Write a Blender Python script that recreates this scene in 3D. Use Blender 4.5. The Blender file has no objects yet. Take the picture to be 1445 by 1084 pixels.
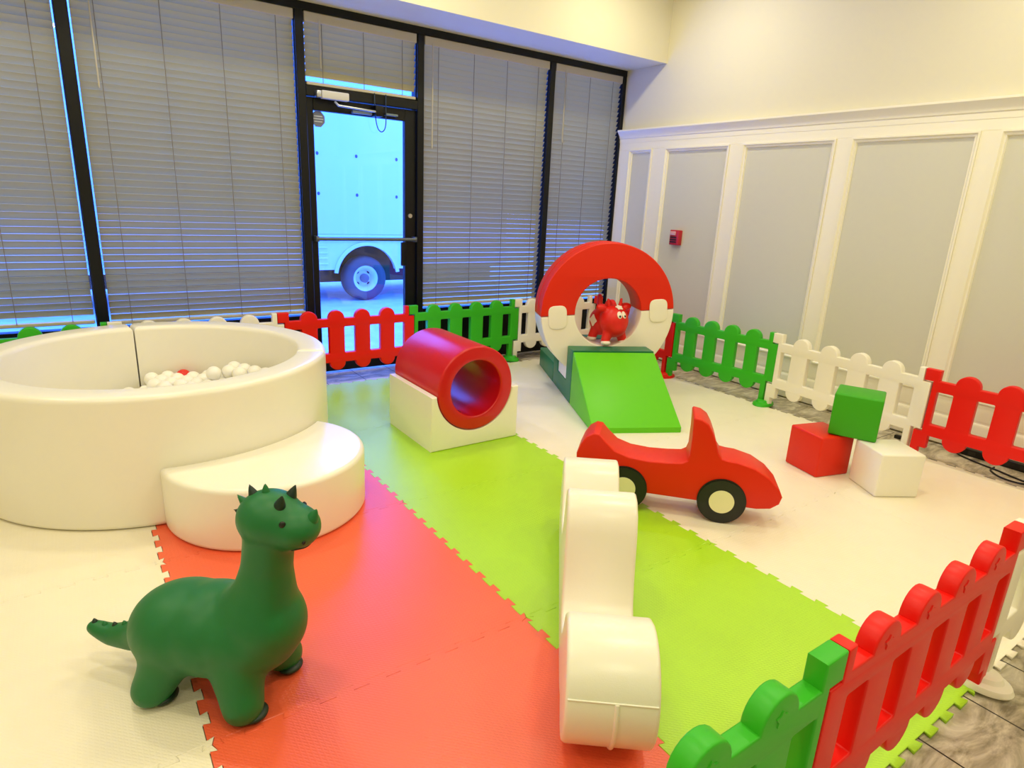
import bpy, bmesh, math, random
from mathutils import Vector, Matrix, Euler
random.seed(7)
PI = math.pi
S = bpy.context.scene
COL = S.collection

# ------------------------------------------------------------------ camera, world, lights
IMG_W, IMG_H = 1445, 1084
F_PX, PITCH, ROLL, YAW, CAM_H = 884.1, 0.28216, 0.04767, 0.61601, 1.385
fwd = Vector((math.sin(YAW)*math.cos(PITCH), math.cos(YAW)*math.cos(PITCH), -math.sin(PITCH)))
rt = fwd.cross(Vector((0, 0, 1))).normalized()
up = rt.cross(fwd)
r2 = math.cos(ROLL)*rt + math.sin(ROLL)*up
u2 = -math.sin(ROLL)*rt + math.cos(ROLL)*up
cam_d = bpy.data.cameras.new('camera')
cam_d.sensor_fit = 'HORIZONTAL'; cam_d.sensor_width = 36.0
cam_d.lens = F_PX/IMG_W*36.0; cam_d.clip_start = 0.02
cam = bpy.data.objects.new('camera', cam_d); COL.objects.link(cam)
cam.matrix_world = Matrix(((r2.x, u2.x, -fwd.x, 0), (r2.y, u2.y, -fwd.y, 0), (r2.z, u2.z, -fwd.z, CAM_H), (0, 0, 0, 1)))
S.camera = cam

S.view_settings.view_transform = 'Standard'
S.view_settings.look = 'None'
S.view_settings.exposure = 0.0
S.view_settings.gamma = 1.0
S.view_settings.use_curve_mapping = False

world = bpy.data.worlds.new('daylight'); S.world = world
world.use_nodes = True
bg = world.node_tree.nodes['Background']
bg.inputs['Color'].default_value = (0.05, 0.17, 1.0, 1)
bg.inputs['Strength'].default_value = 10.0

def lamp(name, x, y, z, power, size, color):
    d = bpy.data.lights.new(name, 'AREA'); d.shape = 'DISK'; d.size = size
    d.energy = power; d.color = color
    o = bpy.data.objects.new(name, d); COL.objects.link(o); o.location = (x, y, z)
    return o
WARM = (1.0, 0.905, 0.61)
CEIL = 3.30
for lx in (-1.6, 0.2, 2.0, 3.7):
    for ly in (3.55, 1.3, -0.9):
        lamp('ceiling_lamp', lx, ly, CEIL-0.03, 17, 0.22, WARM)

# ------------------------------------------------------------------ materials
def lin(c):
    return tuple(((v/255)/12.92 if v/255 <= 0.04045 else ((v/255+0.055)/1.055)**2.4) for v in c)
MATS = {}
def mat(name, col, rough=0.5, bump=0.0, bscale=200, var=0.0, vscale=6, spec=0.5, metal=0.0, coat=0.0, emis=None, srgb=True):
    if name in MATS: return MATS[name]
    c = lin(col) if srgb else col
    m = bpy.data.materials.new(name); m.use_nodes = True
    nt = m.node_tree; b = nt.nodes['Principled BSDF']
    b.inputs['Base Color'].default_value = (*c, 1)
    b.inputs['Roughness'].default_value = rough
    b.inputs['Metallic'].default_value = metal
    b.inputs['Specular IOR Level'].default_value = spec
    b.inputs['Coat Weight'].default_value = coat
    tc = nt.nodes.new('ShaderNodeTexCoord')
    if var > 0:
        n = nt.nodes.new('ShaderNodeTexNoise'); n.inputs['Scale'].default_value = vscale
        n.inputs['Detail'].default_value = 4
        nt.links.new(tc.outputs['Object'], n.inputs['Vector'])
        mx = nt.nodes.new('ShaderNodeMix'); mx.data_type = 'RGBA'
        mx.inputs[6].default_value = (*[v*(1-var) for v in c], 1)
        mx.inputs[7].default_value = (*[min(1, v*(1+var)) for v in c], 1)
        nt.links.new(n.outputs['Fac'], mx.inputs[0]); nt.links.new(mx.outputs[2], b.inputs['Base Color'])
    if bump > 0:
        n2 = nt.nodes.new('ShaderNodeTexNoise'); n2.inputs['Scale'].default_value = bscale
        n2.inputs['Detail'].default_value = 2
        nt.links.new(tc.outputs['Object'], n2.inputs['Vector'])
        bp = nt.nodes.new('ShaderNodeBump'); bp.inputs['Strength'].default_value = bump; bp.inputs['Distance'].default_value = 0.002
        nt.links.new(n2.outputs['Fac'], bp.inputs['Height']); nt.links.new(bp.outputs['Normal'], b.inputs['Normal'])
    MATS[name] = m
    return m

def vinyl(name, col, rough=0.33, spec=0.5):
    return mat(name, col, rough=rough, bump=0.12, bscale=260, var=0.02, spec=spec)

def mat_foam_tile(name, col):
    """EVA foam with a fine woven emboss"""
    if name in MATS: return MATS[name]
    m = mat(name, col, rough=0.36, var=0.035, vscale=9, spec=0.8)
    nt = m.node_tree; b = nt.nodes['Principled BSDF']
    tc = nt.nodes['Texture Coordinate']
    mp = nt.nodes.new('ShaderNodeMapping'); mp.inputs['Rotation'].default_value = (0, 0, PI/4); mp.inputs['Scale'].default_value = (1, 1, 1)
    nt.links.new(tc.outputs['Object'], mp.inputs['Vector'])
    br = nt.nodes.new('ShaderNodeTexBrick'); br.inputs['Scale'].default_value = 28
    br.inputs['Mortar Size'].default_value = 0.12; br.inputs['Mortar Smooth'].default_value = 0.6
    nt.links.new(mp.outputs['Vector'], br.inputs['Vector'])
    ns = nt.nodes.new('ShaderNodeTexNoise'); ns.inputs['Scale'].default_value = 160
    nt.links.new(tc.outputs['Object'], ns.inputs['Vector'])
    ad = nt.nodes.new('ShaderNodeMath'); ad.operation = 'ADD'
    nt.links.new(br.outputs['Fac'], ad.inputs[0]); nt.links.new(ns.outputs['Fac'], ad.inputs[1])
    bp = nt.nodes.new('ShaderNodeBump'); bp.inputs['Strength'].default_value = 0.28; bp.inputs['Distance'].default_value = 0.0015
    nt.links.new(ad.outputs[0], bp.inputs['Height']); nt.links.new(bp.outputs['Normal'], b.inputs['Normal'])
    return m

V_WHITE = vinyl('white_vinyl', (246, 242, 226), 0.28)
V_RED = vinyl('red_vinyl', (224, 38, 4), 0.4, 0.35)
V_TUN = vinyl('tunnel_red_vinyl', (205, 14, 22), 0.28)
V_GREEN = vinyl('green_vinyl', (98, 202, 12), 0.42, 0.35)
V_DARKGREEN = vinyl('dark_green_vinyl', (20, 118, 78), 0.4)
V_BLOCKGREEN = vinyl('block_green_vinyl', (58, 166, 16), 0.45, 0.35)
V_BLACK = vinyl('black_vinyl', (18, 22, 20), 0.45)
V_CREAM = vinyl('cream_vinyl', (240, 236, 190), 0.45)
P_RED = mat('red_plastic', (232, 18, 4), 0.4, spec=0.35, bump=0.1, bscale=400)
P_GREEN = mat('green_plastic', (56, 182, 34), 0.4, spec=0.35, bump=0.1, bscale=400)
P_WHITE = mat('white_plastic', (246, 241, 224), 0.4, bump=0.1, bscale=400)
T_WHITE = mat_foam_tile('cream_foam', (246, 238, 214))
T_RED = mat_foam_tile('coral_foam', (244, 100, 62))
T_GREEN = mat_foam_tile('lime_foam', (172, 224, 30))
WALL = mat('cream_wall_paint', (226, 221, 198), 0.7, bump=0.05, bscale=120)
WALL_GREY = mat('greige_panel_paint', (214, 213, 198), 0.7, bump=0.05, bscale=120)
TRIM = mat('white_trim_paint', (248, 244, 226), 0.42)
BLACKM = mat('black_aluminium', (7, 10, 16), 0.4, spec=0.3)
SLAT = mat('grey_slat', (186, 183, 150), 0.55)
SLATR = mat('beige_rail', (190, 184, 166), 0.55)
CORD = mat("cord", (128, 120, 102), 0.7)
STEEL = mat('brushed_steel', (190, 195, 200), 0.3, metal=0.9)
SILVER = mat('silver_paint', (205, 205, 205), 0.4)
DARKC = mat('black_rubber', (12, 12, 14), 0.5)

def glass_mat():
    m = bpy.data.materials.new('window_glass'); m.use_nodes = True
    nt = m.node_tree; nt.nodes.clear()
    o = nt.nodes.new('ShaderNodeOutputMaterial'); t = nt.nodes.new('ShaderNodeBsdfTransparent')
    t.inputs['Color'].default_value = (0.95, 0.985, 1.0, 1)
    g = nt.nodes.new('ShaderNodeBsdfGlossy'); g.inputs['Roughness'].default_value = 0.02
    mx = nt.nodes.new('ShaderNodeMixShader'); mx.inputs[0].default_value = 0.05
    nt.links.new(t.outputs[0], mx.inputs[1]); nt.links.new(g.outputs[0], mx.inputs[2]); nt.links.new(mx.outputs[0], o.inputs[0])
    return m
GLASS = glass_mat()

def floor_mat():
    m = mat('grey_swirl_laminate', (150, 142, 126), 0.35)
    nt = m.node_tree; b = nt.nodes['Principled BSDF']; tc = nt.nodes['Texture Coordinate']
    mp = nt.nodes.new('ShaderNodeMapping'); mp.inputs['Scale'].default_value = (1.0, 2.6, 1)
    mp.inputs['Rotation'].default_value = (0, 0, 0.5)
    nt.links.new(tc.outputs['Object'], mp.inputs['Vector'])
    n = nt.nodes.new('ShaderNodeTexNoise'); n.inputs['Scale'].default_value = 3.2; n.inputs['Detail'].default_value = 8
    n.inputs['Distortion'].default_value = 2.2; n.inputs['Roughness'].default_value = 0.62
    nt.links.new(mp.outputs['Vector'], n.inputs['Vector'])
    r = nt.nodes.new('ShaderNodeValToRGB')
    e = r.color_ramp.elements
    e[0].position = 0.33; e[0].color = (*lin((132, 123, 102)), 1)
    e[1].position = 0.66; e[1].color = (*lin((228, 220, 200)), 1)
    k = r.color_ramp.elements.new(0.5); k.color = (*lin((190, 180, 158)), 1)
    nt.links.new(n.outputs['Fac'], r.inputs['Fac'])
    br = nt.nodes.new('ShaderNodeTexBrick'); br.inputs['Scale'].default_value = 1.0
    br.inputs['Brick Width'].default_value = 1.2; br.inputs['Row Height'].default_value = 0.3
    br.inputs['Mortar Size'].default_value = 0.003; br.inputs['Mortar Smooth'].default_value = 0
    mp2 = nt.nodes.new('ShaderNodeMapping'); mp2.inputs['Rotation'].default_value = (0, 0, PI/2)
    nt.links.new(tc.outputs['Object'], mp2.inputs['Vector']); nt.links.new(mp2.outputs['Vector'], br.inputs['Vector'])
    mx = nt.nodes.new('ShaderNodeMix'); mx.data_type = 'RGBA'
    nt.links.new(br.outputs['Fac'], mx.inputs[0]); nt.links.new(r.outputs['Color'], mx.inputs[6])
    mx.inputs[7].default_value = (*lin((48, 42, 34)), 1)
    nt.links.new(mx.outputs[2], b.inputs['Base Color'])
    return m
FLOORM = floor_mat()

# ------------------------------------------------------------------ helpers
def link(name, me, m=None, parent=None, smooth=None):
    if m is not None and len(me.materials) == 0: me.materials.append(m)
    o = bpy.data.objects.new(name, me); COL.objects.link(o)
    if parent is not None: o.parent = parent
    if smooth is not None:
        for p in me.polygons: p.use_smooth = True
        if smooth < 179: me.set_sharp_from_angle(angle=math.radians(smooth))
    return o
def mesh_of(bm, name='m'):
    me = bpy.data.meshes.new(name); bm.normal_update(); bm.to_mesh(me); bm.free(); return me
def tag(o, label, cat, group=None):
    o['label'] = label; o['category'] = cat
    if group: o['group'] = group
    return o
def empty(name, loc=(0, 0, 0), rz=0.0):
    o = bpy.data.objects.new(name, None); COL.objects.link(o)
    o.empty_display_size = 0.05
    o.location = loc; o.rotation_euler = (0, 0, rz); return o
def struct(o):
    o['kind'] = 'structure'; return o
def copy_tree(o, parent=None):
    c = o.copy(); COL.objects.link(c)
    if parent is not None: c.parent = parent
    for ch in list(o.children): copy_tree(ch, c)
    return c

def add_box(bm, lo, hi, bev=0.0, seg=2):
    lo = Vector(lo); hi = Vector(hi)
    M = Matrix.Translation((lo+hi)/2) @ Matrix.Diagonal((*(hi-lo), 1))
    g = bmesh.ops.create_cube(bm, size=1, matrix=M)
    if bev > 0:
        es = list({e for v in g['verts'] for e in v.link_edges})
        bmesh.ops.bevel(bm, geom=es, offset=bev, segments=seg, affect='EDGES', profile=0.5)
def boxes(name, lst, m, parent=None, bev=0.0, seg=2):
    bm = bmesh.new()
    for lo, hi in lst: add_box(bm, lo, hi, bev, seg)
    return link(name, mesh_of(bm, name), m, parent, 35 if bev > 0 else None)
def add_cyl(bm, p0, p1, r0, r1=None, seg=32, cap=True):
    p0 = Vector(p0); p1 = Vector(p1); r1 = r0 if r1 is None else r1
    d = p1-p0
    M = Matrix.Translation((p0+p1)/2) @ d.to_track_quat('Z', 'Y').to_matrix().to_4x4()
    bmesh.ops.create_cone(bm, cap_ends=cap, cap_tris=False, segments=seg, radius1=r0, radius2=r1, depth=d.length, matrix=M)
def add_ell(bm, c, r, rot=None, u=24, v=16):
    M = Matrix.Translation(c)
    if rot is not None: M = M @ rot.to_matrix().to_4x4()
    M = M @ Matrix.Diagonal((*r, 1))
    bmesh.ops.create_uvsphere(bm, u_segments=u, v_segments=v, radius=1, matrix=M)
def add_chain(bm, pts, n=10, u=16, v=10):
    """pts: list of (x,y,z,r): spheres blended along a polyline"""
    for a, b in zip(pts[:-1], pts[1:]):
        for i in range(n+1):
            t = i/n
            p = [a[k]*(1-t)+b[k]*t for k in range(4)]
            add_ell(bm, p[:3], (p[3],)*3, u=u, v=v)
def lathe(prof, seg=40):
    """prof (r,z) open profile about Z"""
    bm = bmesh.new(); rings = []
    for r, z in prof:
        if r < 1e-6: rings.append([bm.verts.new((0, 0, z))])
        else: rings.append([bm.verts.new((r*math.cos(2*PI*i/seg), r*math.sin(2*PI*i/seg), z)) for i in range(seg)])
    for a, b in zip(rings[:-1], rings[1:]):
        for i in range(seg):
            j = (i+1) % seg
            if len(a) == 1 and len(b) > 1: bm.faces.new((a[0], b[i], b[j]))
            elif len(b) == 1 and len(a) > 1: bm.faces.new((a[i], a[j], b[0]))
            elif len(a) > 1: bm.faces.new((a[i], a[j], b[j], b[i]))
    bmesh.ops.recalc_face_normals(bm, faces=bm.faces)
    return bm

def poly_mesh(loops, depth, bev=0.0, res=3, name='poly'):
    """2D outlines (first outer, others holes) filled, extruded to z 0..depth, edges rounded"""
    cu = bpy.data.curves.new(name, 'CURVE'); cu.dimensions = '2D'; cu.fill_mode = 'BOTH'
    cu.extrude = depth/2-bev; cu.bevel_depth = bev; cu.bevel_resolution = res; cu.offset = -bev
    for lp in loops:
        sp = cu.splines.new('POLY'); sp.points.add(len(lp)-1)
        for p, (x, y) in zip(sp.points, lp): p.co = (x, y, 0, 1)
        sp.use_cyclic_u = True
    ob = bpy.data.objects.new(name, cu); COL.objects.link(ob)
    dg = bpy.context.evaluated_depsgraph_get(); dg.update()
    me = bpy.data.meshes.new_from_object(ob.evaluated_get(dg), depsgraph=dg)
    bpy.data.objects.remove(ob); bpy.data.curves.remove(cu)
    bm = bmesh.new(); bm.from_mesh(me); bpy.data.meshes.remove(me)
    bmesh.ops.remove_doubles(bm, verts=bm.verts, dist=1e-5)
    bmesh.ops.recalc_face_normals(bm, faces=bm.faces)
    for v in bm.verts: v.co.z += depth/2
    return bm
def xf(bm, M):
    bmesh.ops.transform(bm, matrix=M, verts=bm.verts); return bm
UPRIGHT = Matrix(((1, 0, 0, 0), (0, 0, -1, 0), (0, 1, 0, 0), (0, 0, 0, 1)))   # (x,y,z)->(x,-z,y): outline stands in XZ, thickness to -Y
def arc(cx, cy, r, a0, a1, n):
    return [(cx+r*math.cos(math.radians(a0+(a1-a0)*i/n)), cy+r*math.sin(math.radians(a0+(a1-a0)*i/n))) for i in range(n+1)]
def smooth_loop(pts, n=6):
    """closed Catmull-Rom through pts"""
    out = []; L = len(pts)
    for i in range(L):
        p0, p1, p2, p3 = (Vector(pts[(i+k-1) % L]) for k in range(4))
        for j in range(n):
            t = j/n
            out.append(tuple(0.5*((2*p1)+(p2-p0)*t+(2*p0-5*p1+4*p2-p3)*t*t+(3*p1-p0-3*p2+p3)*t**3)))
    return out
def round_poly(pts, r, n=5):
    """polygon with rounded corners"""
    out = []; L = len(pts)
    for i in range(L):
        p0 = Vector(pts[i-1]); p = Vector(pts[i]); p2 = Vector(pts[(i+1) % L])
        a = (p0-p); b = (p2-p); rr = min(r, a.length*0.45, b.length*0.45)
        A = p+a.normalized()*rr; B = p+b.normalized()*rr
        for k in range(n+1):
            t = k/n
            out.append(tuple((1-t)**2*A+2*t*(1-t)*p+t*t*B))
    return out
def tube(name, pts, r, m, parent=None, cyc=False, res=4):
    cu = bpy.data.curves.new(name, 'CURVE'); cu.dimensions = '3D'; cu.bevel_depth = r; cu.bevel_resolution = res; cu.use_fill_caps = True
    sp = cu.splines.new('POLY'); sp.points.add(len(pts)-1)
    for p, q in zip(sp.points, pts): p.co = (*q, 1)
    sp.use_cyclic_u = cyc
    ob = bpy.data.objects.new(name, cu); COL.objects.link(ob)
    dg = bpy.context.evaluated_depsgraph_get(); dg.update()
    me = bpy.data.meshes.new_from_object(ob.evaluated_get(dg), depsgraph=dg)
    bpy.data.objects.remove(ob); bpy.data.curves.remove(cu)
    return link(name, me, m, parent, 60)
def catmull(pts, n=8):
    out = []
    P = [Vector(pts[0])]+[Vector(p) for p in pts]+[Vector(pts[-1])]
    for i in range(1, len(P)-2):
        p0, p1, p2, p3 = P[i-1:i+3]
        for j in range(n):
            t = j/n
            out.append(tuple(0.5*((2*p1)+(p2-p0)*t+(2*p0-5*p1+4*p2-p3)*t*t+(3*p1-p0-3*p2+p3)*t**3)))
    out.append(tuple(P[-2])); return out
def blob(bm, voxel, it, name):
    """union of overlapping solids -> one smooth continuous skin"""
    me = mesh_of(bm, name)
    ob = bpy.data.objects.new(name, me); COL.objects.link(ob)
    md = ob.modifiers.new('r', 'REMESH'); md.mode = 'VOXEL'; md.voxel_size = voxel
    ms = ob.modifiers.new('s', 'SMOOTH'); ms.iterations = it; ms.factor = 0.5
    dg = bpy.context.evaluated_depsgraph_get(); dg.update()
    out = bpy.data.meshes.new_from_object(ob.evaluated_get(dg), depsgraph=dg)
    bpy.data.objects.remove(ob); bpy.data.meshes.remove(me)
    return out

# ------------------------------------------------------------------ room shell
FZ = -0.012                     # laminate level; the foam tiles' top is z = 0
XR, YF, YW = 4.57, 4.31, 4.80   # right wall, header face, window frame face
XL, YB = -3.2, -3.0
bm = bmesh.new(); add_box(bm, (XL, YB, FZ-0.1), (XR+0.1, 4.95, FZ)); struct(link('floor', mesh_of(bm), FLOORM))
bm = bmesh.new(); add_box(bm, (XL, YB, CEIL), (XR+0.1, 5.0, CEIL+0.1)); struct(link('ceiling', mesh_of(bm), mat('ceiling_paint', (238, 236, 228), 0.8)))
bm = bmesh.new(); add_box(bm, (XR, YB, FZ), (XR+0.1, 4.95, CEIL))
struct(link('wall_right', mesh_of(bm), WALL))
bm = bmesh.new(); add_box(bm, (XL-0.1, YB, FZ), (XL, 5.0, CEIL)); struct(link('wall_left', mesh_of(bm), WALL))
bm = bmesh.new(); add_box(bm, (XL-0.1, YB-0.1, FZ), (XR+0.1, YB, CEIL)); struct(link('wall_front', mesh_of(bm), WALL))
bm = bmesh.new()
add_box(bm, (XL, YF, 2.63), (XR, 4.95, CEIL))                 # header with its soffit
add_box(bm, (XL, YW, FZ), (-1.30, 4.95, 2.63))                # solid wall left of the glazing
struct(link('wall_back', mesh_of(bm), WALL))

# wainscot on the right wall: greige panels between white stiles
bm = bmesh.new(); add_box(bm, (XR-0.004, YB, 0.0), (XR, 4.80, 2.0)); struct(link('trim_1', mesh_of(bm), WALL_GREY))
stile = [(4.20, 4.36), (3.377, 3.504), (2.495, 2.607), (1.618, 1.722), (0.735, 0.84), (-0.145, -0.04), (-1.03, -0.92), (-1.91, -1.8), (-2.79, -2.68)]
lst = [((XR-0.02, a, 0.315), (XR-0.004, b, 1.92)) for a, b in stile]
lst += [((XR-0.02, 4.66, 0.315), (XR-0.004, 4.80, 1.92)), ((XR-0.02, YB, 1.92), (XR-0.004, 4.80, 1.99)), ((XR-0.02, YB, 0.2), (XR-0.004, 4.80, 0.315))]
struct(boxes('trim_2', lst, TRIM, bev=0.002, seg=1))
def frame_ring(bm, y0, y1, z0, z1, x, w=0.032, t=0.016):
    """mitred picture-frame moulding with a stepped profile"""
    prof = [(0, 0), (0, t), (w*0.3, t), (w*0.55, t*0.55), (w*0.85, t*0.5), (w, 0)]
    cs = [((y0, z0), (1, 1)), ((y1, z0), (-1, 1)), ((y1, z1), (-1, -1)), ((y0, z1), (1, -1))]
    rings = [[bm.verts.new((x-h, c[0]+d*s[0], c[1]+d*s[1])) for d, h in prof] for c, s in cs]
    for i in range(4):
        a, b = rings[i], rings[(i+1) % 4]
        for k in range(len(prof)-1): bm.faces.new((a[k], a[k+1], b[k+1], b[k]))
bm = bmesh.new()
ys = [(4.36, 4.66)]+[(stile[i+1][1], stile[i][0]) for i in range(len(stile)-1)]
for a, b in ys: frame_ring(bm, a, b, 0.315, 1.92, XR-0.004, 0.034, 0.026)
bmesh.ops.recalc_face_normals(bm, faces=bm.faces)
struct(link('trim_3', mesh_of(bm), TRIM, None, 30))
def rail_profile(name, prof, y0, y1, m):
    bm = bmesh.new()
    A = [bm.verts.new((XR-d, y0, z)) for d, z in prof]; B = [bm.verts.new((XR-d, y1, z)) for d, z in prof]
    for k in range(len(prof)): bm.faces.new((A[k], A[(k+1) % len(prof)], B[(k+1) % len(prof)], B[k]))
    bm.faces.new(A); bm.faces.new(B[::-1]); bmesh.ops.recalc_face_normals(bm, faces=bm.faces)
    return struct(link(name, mesh_of(bm), m, None, 25))
rail_profile('trim_4', [(0, 1.985), (0.022, 1.985), (0.024, 2.02), (0.03, 2.026), (0.034, 2.045), (0.05, 2.07), (0.06, 2.082), (0.064, 2.086), (0.064, 2.10), (0, 2.10)], YB, 4.80, TRIM)
rail_profile('baseboard_right', [(0, 0.0), (0.028, 0.0), (0.028, 0.165), (0.024, 0.178), (0.018, 0.186), (0.018, 0.2), (0.01, 0.21), (0, 0.21)], YB, 4.80, TRIM)

# glazing: windows as structure, mullions, bulkhead under the sill
def window(n, x0, x1, z0, z1):
    r = struct(empty('window_%d' % n, ((x0+x1)/2, YW, z0)))
    cx = (x0+x1)/2
    def L(x, y, z): return (x-cx, y-YW, z-z0)
    fr = [(L(x0, YW+0.03, z0), L(x0+0.005, YW+0.10, z1)), (L(x1-0.005, YW+0.03, z0), L(x1, YW+0.10, z1)),
          (L(x0+0.005, YW+0.03, z0), L(x1-0.005, YW+0.10, z0+0.03)), (L(x0+0.005, YW+0.03, z1-0.03), L(x1-0.005, YW+0.10, z1))]
    boxes('window_frame', fr, BLACKM, r)
    boxes('pane', [(L(x0+0.005, YW+0.08, z0+0.03), L(x1-0.005, YW+0.086, z1-0.03))], GLASS, r)
    return r
HEADZ = 2.578
window(1, -1.30, 0.092, 0.44, HEADZ)
window(2, 0.155, 1.447, 0.44, HEADZ)
window(3, 1.505, 2.372, 2.11, HEADZ)
window(4, 2.427, 3.655, 0.44, HEADZ)
window(5, 3.712, 4.53, 0.44, HEADZ)
mul = [((0.092, YW, FZ), (0.155, YW+0.11, 2.63)), ((1.447, YW, FZ), (1.505, YW+0.11, 2.63)), ((2.372, YW, FZ), (2.427, YW+0.11, 2.63)),
       ((3.655, YW, FZ), (3.712, YW+0.11, 2.63)), ((4.53, YW, FZ), (4.57, YW+0.11, 2.63)), ((-1.36, YW, FZ), (-1.30, YW+0.11, 2.63)),
       ((-1.36, YW-0.003, HEADZ), (4.57, YW+0.11, 2.632)), ((1.505, YW, 2.045), (2.372, YW+0.11, 2.11))]
struct(boxes('trim_5', mul, BLACKM, bev=0.003, seg=1))
blk = [((-1.30, YW+0.005, FZ), (0.092, YW+0.11, 0.44)), ((0.155, YW+0.005, FZ), (1.447, YW+0.11, 0.44)), ((2.427, YW+0.005, FZ), (3.655, YW+0.11, 0.44)), ((3.712, YW+0.005, FZ), (4.53, YW+0.11, 0.44))]
struct(boxes('trim_6', blk, BLACKM, bev=0.002, seg=1))

# glass door
dr = struct(empty('door_1', (1.94, YW+0.03, FZ)))
def D(x, y, z): return (x-1.94, y-YW-0.03, z-FZ)
boxes('door_leaf', [(D(1.508, YW+0.03, 0.005), D(1.56, YW+0.075, 2.04)), (D(2.276, YW+0.03, 0.005), D(2.369, YW+0.075, 2.04)),
                    (D(1.56, YW+0.03, 1.955), D(2.276, YW+0.075, 2.04)), (D(1.56, YW+0.03, 0.005), D(2.276, YW+0.075, 0.14))], BLACKM, dr, bev=0.003, seg=1)
boxes('pane', [(D(1.56, YW+0.05, 0.14), D(2.276, YW+0.056, 1.955))], GLASS, dr)
bm = bmesh.new(); add_cyl(bm, D(1.53, YW-0.03, 1.055), D(2.345, YW-0.03, 1.055), 0.014)
for x in (1.535, 2.34): add_box(bm, D(x-0.012, YW-0.04, 1.035), D(x+0.012, YW+0.03, 1.075), 0.003)
link('push_bar', mesh_of(bm), mat('bar_steel', (96, 104, 112), 0.35, metal=0.7), dr, 40)
boxes('latch_box', [(D(2.235, YW+0.012, 0.84), D(2.283, YW+0.03, 1.03))], BLACKM, dr, bev=0.004)
bm = bmesh.new(); add_cyl(bm, D(2.318, YW+0.018, 1.24), D(2.318, YW+0.03, 1.24), 0.017); link('lock_cylinder', mesh_of(bm), STEEL, dr, 40)
cl = boxes('door_closer', [(D(1.60, YW-0.055, 2.03), D(1.80, YW-0.003, 2.085))], SILVER, dr, bev=0.008)
boxes('closer_cap', [(D(1.565, YW-0.05, 2.035), D(1.598, YW-0.003, 2.08))], STEEL, dr, bev=0.004)
tube('closer_arm', [D(1.70, YW-0.03, 2.02), D(1.72, YW-0.05, 1.995), D(2.02, YW-0.05, 1.985)], 0.008, STEEL, dr)
boxes('closer_bracket', [(D(2.0, YW-0.06, 1.955), D(2.06, YW+0.03, 2.03))], BLACKM, dr, bev=0.004)
for bx in ((D(1.84, YW-0.012, 1.962), D(1.99, YW+0.03, 1.982)), (D(2.10, YW-0.012, 1.975), D(2.2, YW+0.03, 1.99))): boxes('guide_track', [bx], mat('grey_metal', (120, 135, 150), 0.4, metal=0.5), dr, bev=0.002, seg=1)
bm = poly_mesh([[(0.052*math.cos(PI/8+i*PI/4), 0.058*math.sin(PI/8+i*PI/4)) for i in range(8)]], 0.002)
xf(bm, Matrix.Translation(D(1.598, YW+0.047, 1.90)) @ UPRIGHT)
st = link('sticker', mesh_of(bm), mat('sticker_blue', (104, 112, 138), 0.5), dr); st['label'] = 'small octagonal grey-blue sticker'
for k, w in ((0.018, 0.06), (0.0, 0.075), (-0.018, 0.06)):
    boxes('sticker_line', [(D(1.598-w/2, YW+0.0435, 1.90+k-0.003), D(1.598+w/2, YW+0.0448, 1.90+k+0.003))], mat('sticker_pale', (190, 198, 215), 0.5), st)

# ------------------------------------------------------------------ blinds
PITCH_S, TILT = 0.0425, math.radians(57)
def blind(x0, x1, z0, z1, label, wand=None, lift=0.0, nstack=0):
    w = x1-x0; r = empty('window_blind', ((x0+x1)/2, YW+0.035, z1))
    tag(r, label, 'window blind', 'slatted blinds on the front windows')
    boxes('headrail', [((-w/2, -0.03, -0.065), (w/2, 0.02, 0.0))], SLATR, r, bev=0.004, seg=1)
    bm = bmesh.new()
    h = z1-z0; z = -0.085
    while z > -h+0.045:
        # slightly crowned slat; room edge up, outer edge down
        N = 4; vs = []
        j = random.uniform(-0.6, 0.6)*0.02
        for i in range(N+1):
            t = (i/N-0.5)*0.05; cr = 0.003*(1-(2*i/N-1)**2)
            y = t*math.cos(TILT+j)+cr*math.sin(TILT); zz = -t*math.sin(TILT+j)+cr*math.cos(TILT)
            vs.append((bm.verts.new((-w/2+0.004, y, z+zz)), bm.verts.new((w/2-0.004, y, z+zz))))
        vb = []
        for i in range(N+1):
            a, b = vs[i]
            o = Vector((0, math.sin(TILT)*0.0022, math.cos(TILT)*0.0022))
            vb.append((bm.verts.new(a.co+o), bm.verts.new(b.co+o)))
        for i in range(N):
            bm.faces.new((vs[i][0], vs[i][1], vs[i+1][1], vs[i+1][0])); bm.faces.new((vb[i][1], vb[i][0], vb[i+1][0], vb[i+1][1]))
        bm.faces.new((vs[0][1], vs[0][0], vb[0][0], vb[0][1])); bm.faces.new((vs[N][0], vs[N][1], vb[N][1], vb[N][0]))
        z -= PITCH_S
    link('slats', mesh_of(bm), SLAT, r, 40)
    boxes('bottom_rail', [((-w/2+0.003, -0.022, -h), (w/2-0.003, 0.022, -h+0.022))], SLATR, r, bev=0.004, seg=1)
    n = max(2, round(w/0.3))
    for i in range(n):
        x = -w/2+0.12+(w-0.24)*i/(n-1); bm = bmesh.new()
        add_cyl(bm, (x, -0.0275, -0.065), (x, -0.0275, -h+0.02), 0.0024, seg=6)
        link('ladder_cord', mesh_of(bm), CORD, r)
    if wand:
        bm = bmesh.new(); x = -w/2+wand[0]
        add_cyl(bm, (x, -0.045, -0.05), (x, -0.045, -wand[1]), 0.005, seg=10)
        add_cyl(bm, (x, -0.045, -wand[1]), (x, -0.045, -wand[1]-0.03), 0.007, 0.004, seg=10)
        link('tilt_wand', mesh_of(bm), SLATR, r, 60)
    return r
blind(-1.29, 0.082, 0.505, HEADZ, 'grey slatted blind on the window at the far left, behind the ball pit')
blind(0.165, 1.440, 0.49, HEADZ, 'wide grey slatted blind between two black mullions, just left of the glass door', (0.10, 0.62))
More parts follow.
